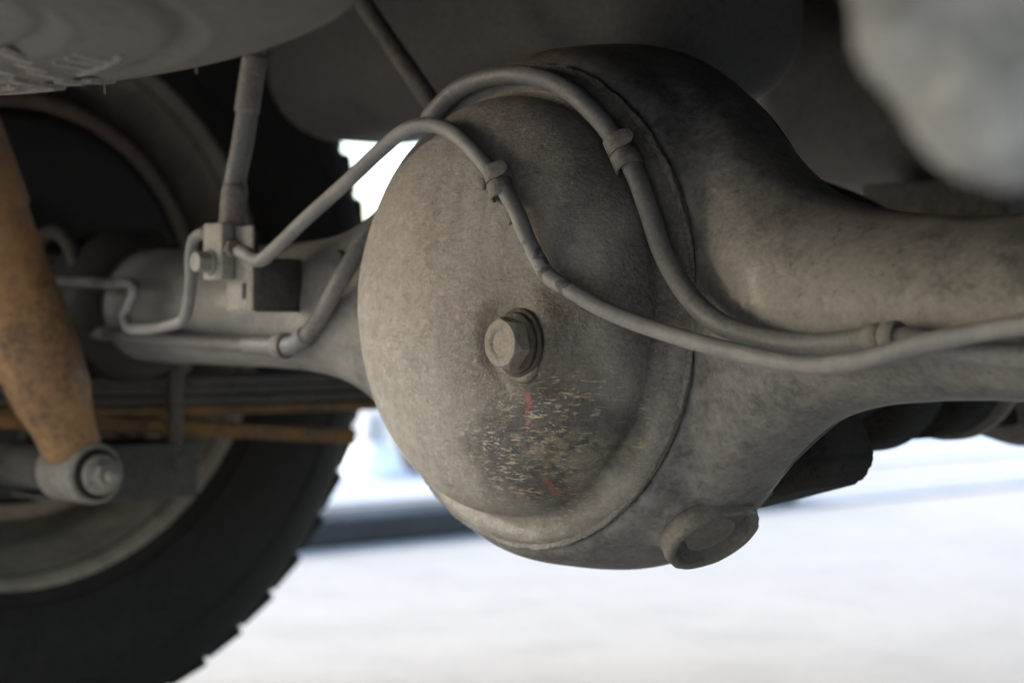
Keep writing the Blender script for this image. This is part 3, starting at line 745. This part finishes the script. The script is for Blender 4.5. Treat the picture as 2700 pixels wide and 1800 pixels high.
raised(ellipse_mark(104.5, .2640, 6.2, .026), .0055, .0014)
raised([(100.5, .262), (103.5, .270), (107.5, .262)], .005, .0014); raised([(101, .254), (106, .252), (109, .257)], .005, .0014); raised([(104, .270), (108, .275)], .004, .0012)
for a, r0, r1 in ((112.6, .246, .280), (114.6, .250, .284), (117.0, .250, .284)): raised([(a, r0), (a+.8, r1)], .0062, .0014)
raised([(112.9, .282), (117.5, .250)], .005, .0013)
for a, r in ((93.4, .2348), (97.4, .2560), (100.4, .2760), (102.0, .2905), (84.6, .2260), (87.6, .2380), (94.2, .2740), (92.4, .2840), (90.4, .2500)): raised([(a, r-.0075), (a+.3, r), (a+.6, r+.0075)], .0078, .0014, 'raised_dot')
raised([(72 + i*1.5, .2560 + .0006*i) for i in range(12)], .003, .0010, 'raised_rib')
for a in (76, 79, 83): raised([(a, .240), (a+.8, .256)], .005, .0010)
# moulding whiskers
for a, r in ((96, .298), (75, .292)):
    x, y = scx + r*math.cos(R(a)), scy + r*math.sin(R(a))
    link(rod((x, y, sp_z(r)+.001), (x+.0005, y, sp_z(r)-.006), .0004, 6, 2), 'rubber_whisker', m_mark, st_)
link(rod((scx, scy, sz+.05), (scx, scy, .385), .012, 12, 2), 'hanger', m_under, SP)

# ------------------------------------------------------------------ tank, silencer, shaft, near bracket
TK = thing('fuel_tank', 'large grey-brown rounded fuel tank hanging behind the differential', 'tank', (-.22, .24, .15))
bm = bmesh.new(); bmesh.ops.create_cube(bm, size=1)
lo, hi = Vector((-.530, .125, .138)), Vector((-.030, .300, .46))
for v in bm.verts: v.co = Vector((lo[i] + (v.co[i]+.5)*(hi[i]-lo[i]) for i in range(3)))
bmesh.ops.bevel(bm, geom=bm.edges[:], offset=.062, segments=8, profile=.5, affect='EDGES')
me = bpy.data.meshes.new('t'); bm.to_mesh(me); bm.free()
link(me, 'shell', m_tank, TK)
link(box((-.538, .117, .262), (-.022, .308, .266), .001, 1), 'seam_flange', m_tank, TK)
for x in (-.40, -.14): link(box((x-.014, .124, .30), (x+.014, .1235, .379), 0), 'strap', m_tank, TK)

SL = thing('silencer', 'dusty brown exhaust silencer behind the right axle tube', 'silencer', (.0, .56, .10))
link(revolve([(0, -.36), (.06, -.36), (.075, -.352), (.083, -.335), (.085, -.32), (.085, .36), (.078, .375), (0, .38)], (1, 0, 0), (.10, .53, .178), 48), 'shell', m_exh, SL)
link(rod((.44, .53, .178), (.60, .53, .178), .025, 20, 3), 'outlet_pipe', m_exh, SL)
link(box((-.125, .44, .060), (.01, .50, .098), .004, 2), 'hanger_bracket', m_exh, SL)

PS = thing('propeller_shaft', 'dark propeller shaft joined to the nose of the differential', 'shaft', (0, .4, -.08))
link(revolve([(0, .381), (.064, .381), (.064, .393), (.040, .396), (.036, .43), (.066, .45), (.072, .475), (.072, .53), (.05, .56), (.045, .60), (.045, .98), (0, .98)], (0, 1, 0), (0, 0, -.03), 48), 'tube', m_exh, PS)
link(box((-.022, .40, -.085), (.022, .47, .025), .008, 2), 'joint_yoke', m_cast, PS)

# pale cast bracket close to the lens
NB = thing('cast_bracket', 'pale grey rough cast metal bracket with a rusty patch hanging near above the axle tube', 'bracket', (.6, -.4, .02))
bm = bmesh.new()
def blob(c, r, sc_=(1, 1, 1)):
    g = bmesh.ops.create_icosphere(bm, subdivisions=4, radius=r)
    for v in g['verts']: v.co = Vector((v.co.x*sc_[0], v.co.y*sc_[1], v.co.z*sc_[2])) + Vector(c)
for c, r, k in (((.5975, -.4020, .0465), .0240, (1, 1, .95)), ((.5835, -.4135, .0590), .0165, (1, 1, 1)), ((.5900, -.4060, .0760), .0230, (1, 1, 1.1)), ((.5755, -.4245, .0980), .0240, (1, 1, 1.2)), ((.6130, -.3850, .0560), .0300, (1, 1, 1)),
                ((.6080, -.3920, .0850), .0330, (1, 1, 1.2)), ((.6350, -.3620, .0800), .0400, (1, 1, 1.1)), ((.6100, -.3900, .1350), .0400, (1, 1, 1.5)), ((.6300, -.3700, .2400), .0450, (1, 1, 3.0))): blob(c, r, k)
me = bpy.data.meshes.new('c'); bm.to_mesh(me); bm.free()
nb_ = link(me, 'casting', m_cast2, NB)
rmod = nb_.modifiers.new('remesh', 'REMESH'); rmod.mode = 'VOXEL'; rmod.voxel_size = .004; rmod.use_smooth_shade = True
smod = nb_.modifiers.new('smooth', 'SMOOTH'); smod.factor = .5; smod.iterations = 6
bpy.context.view_layer.update()
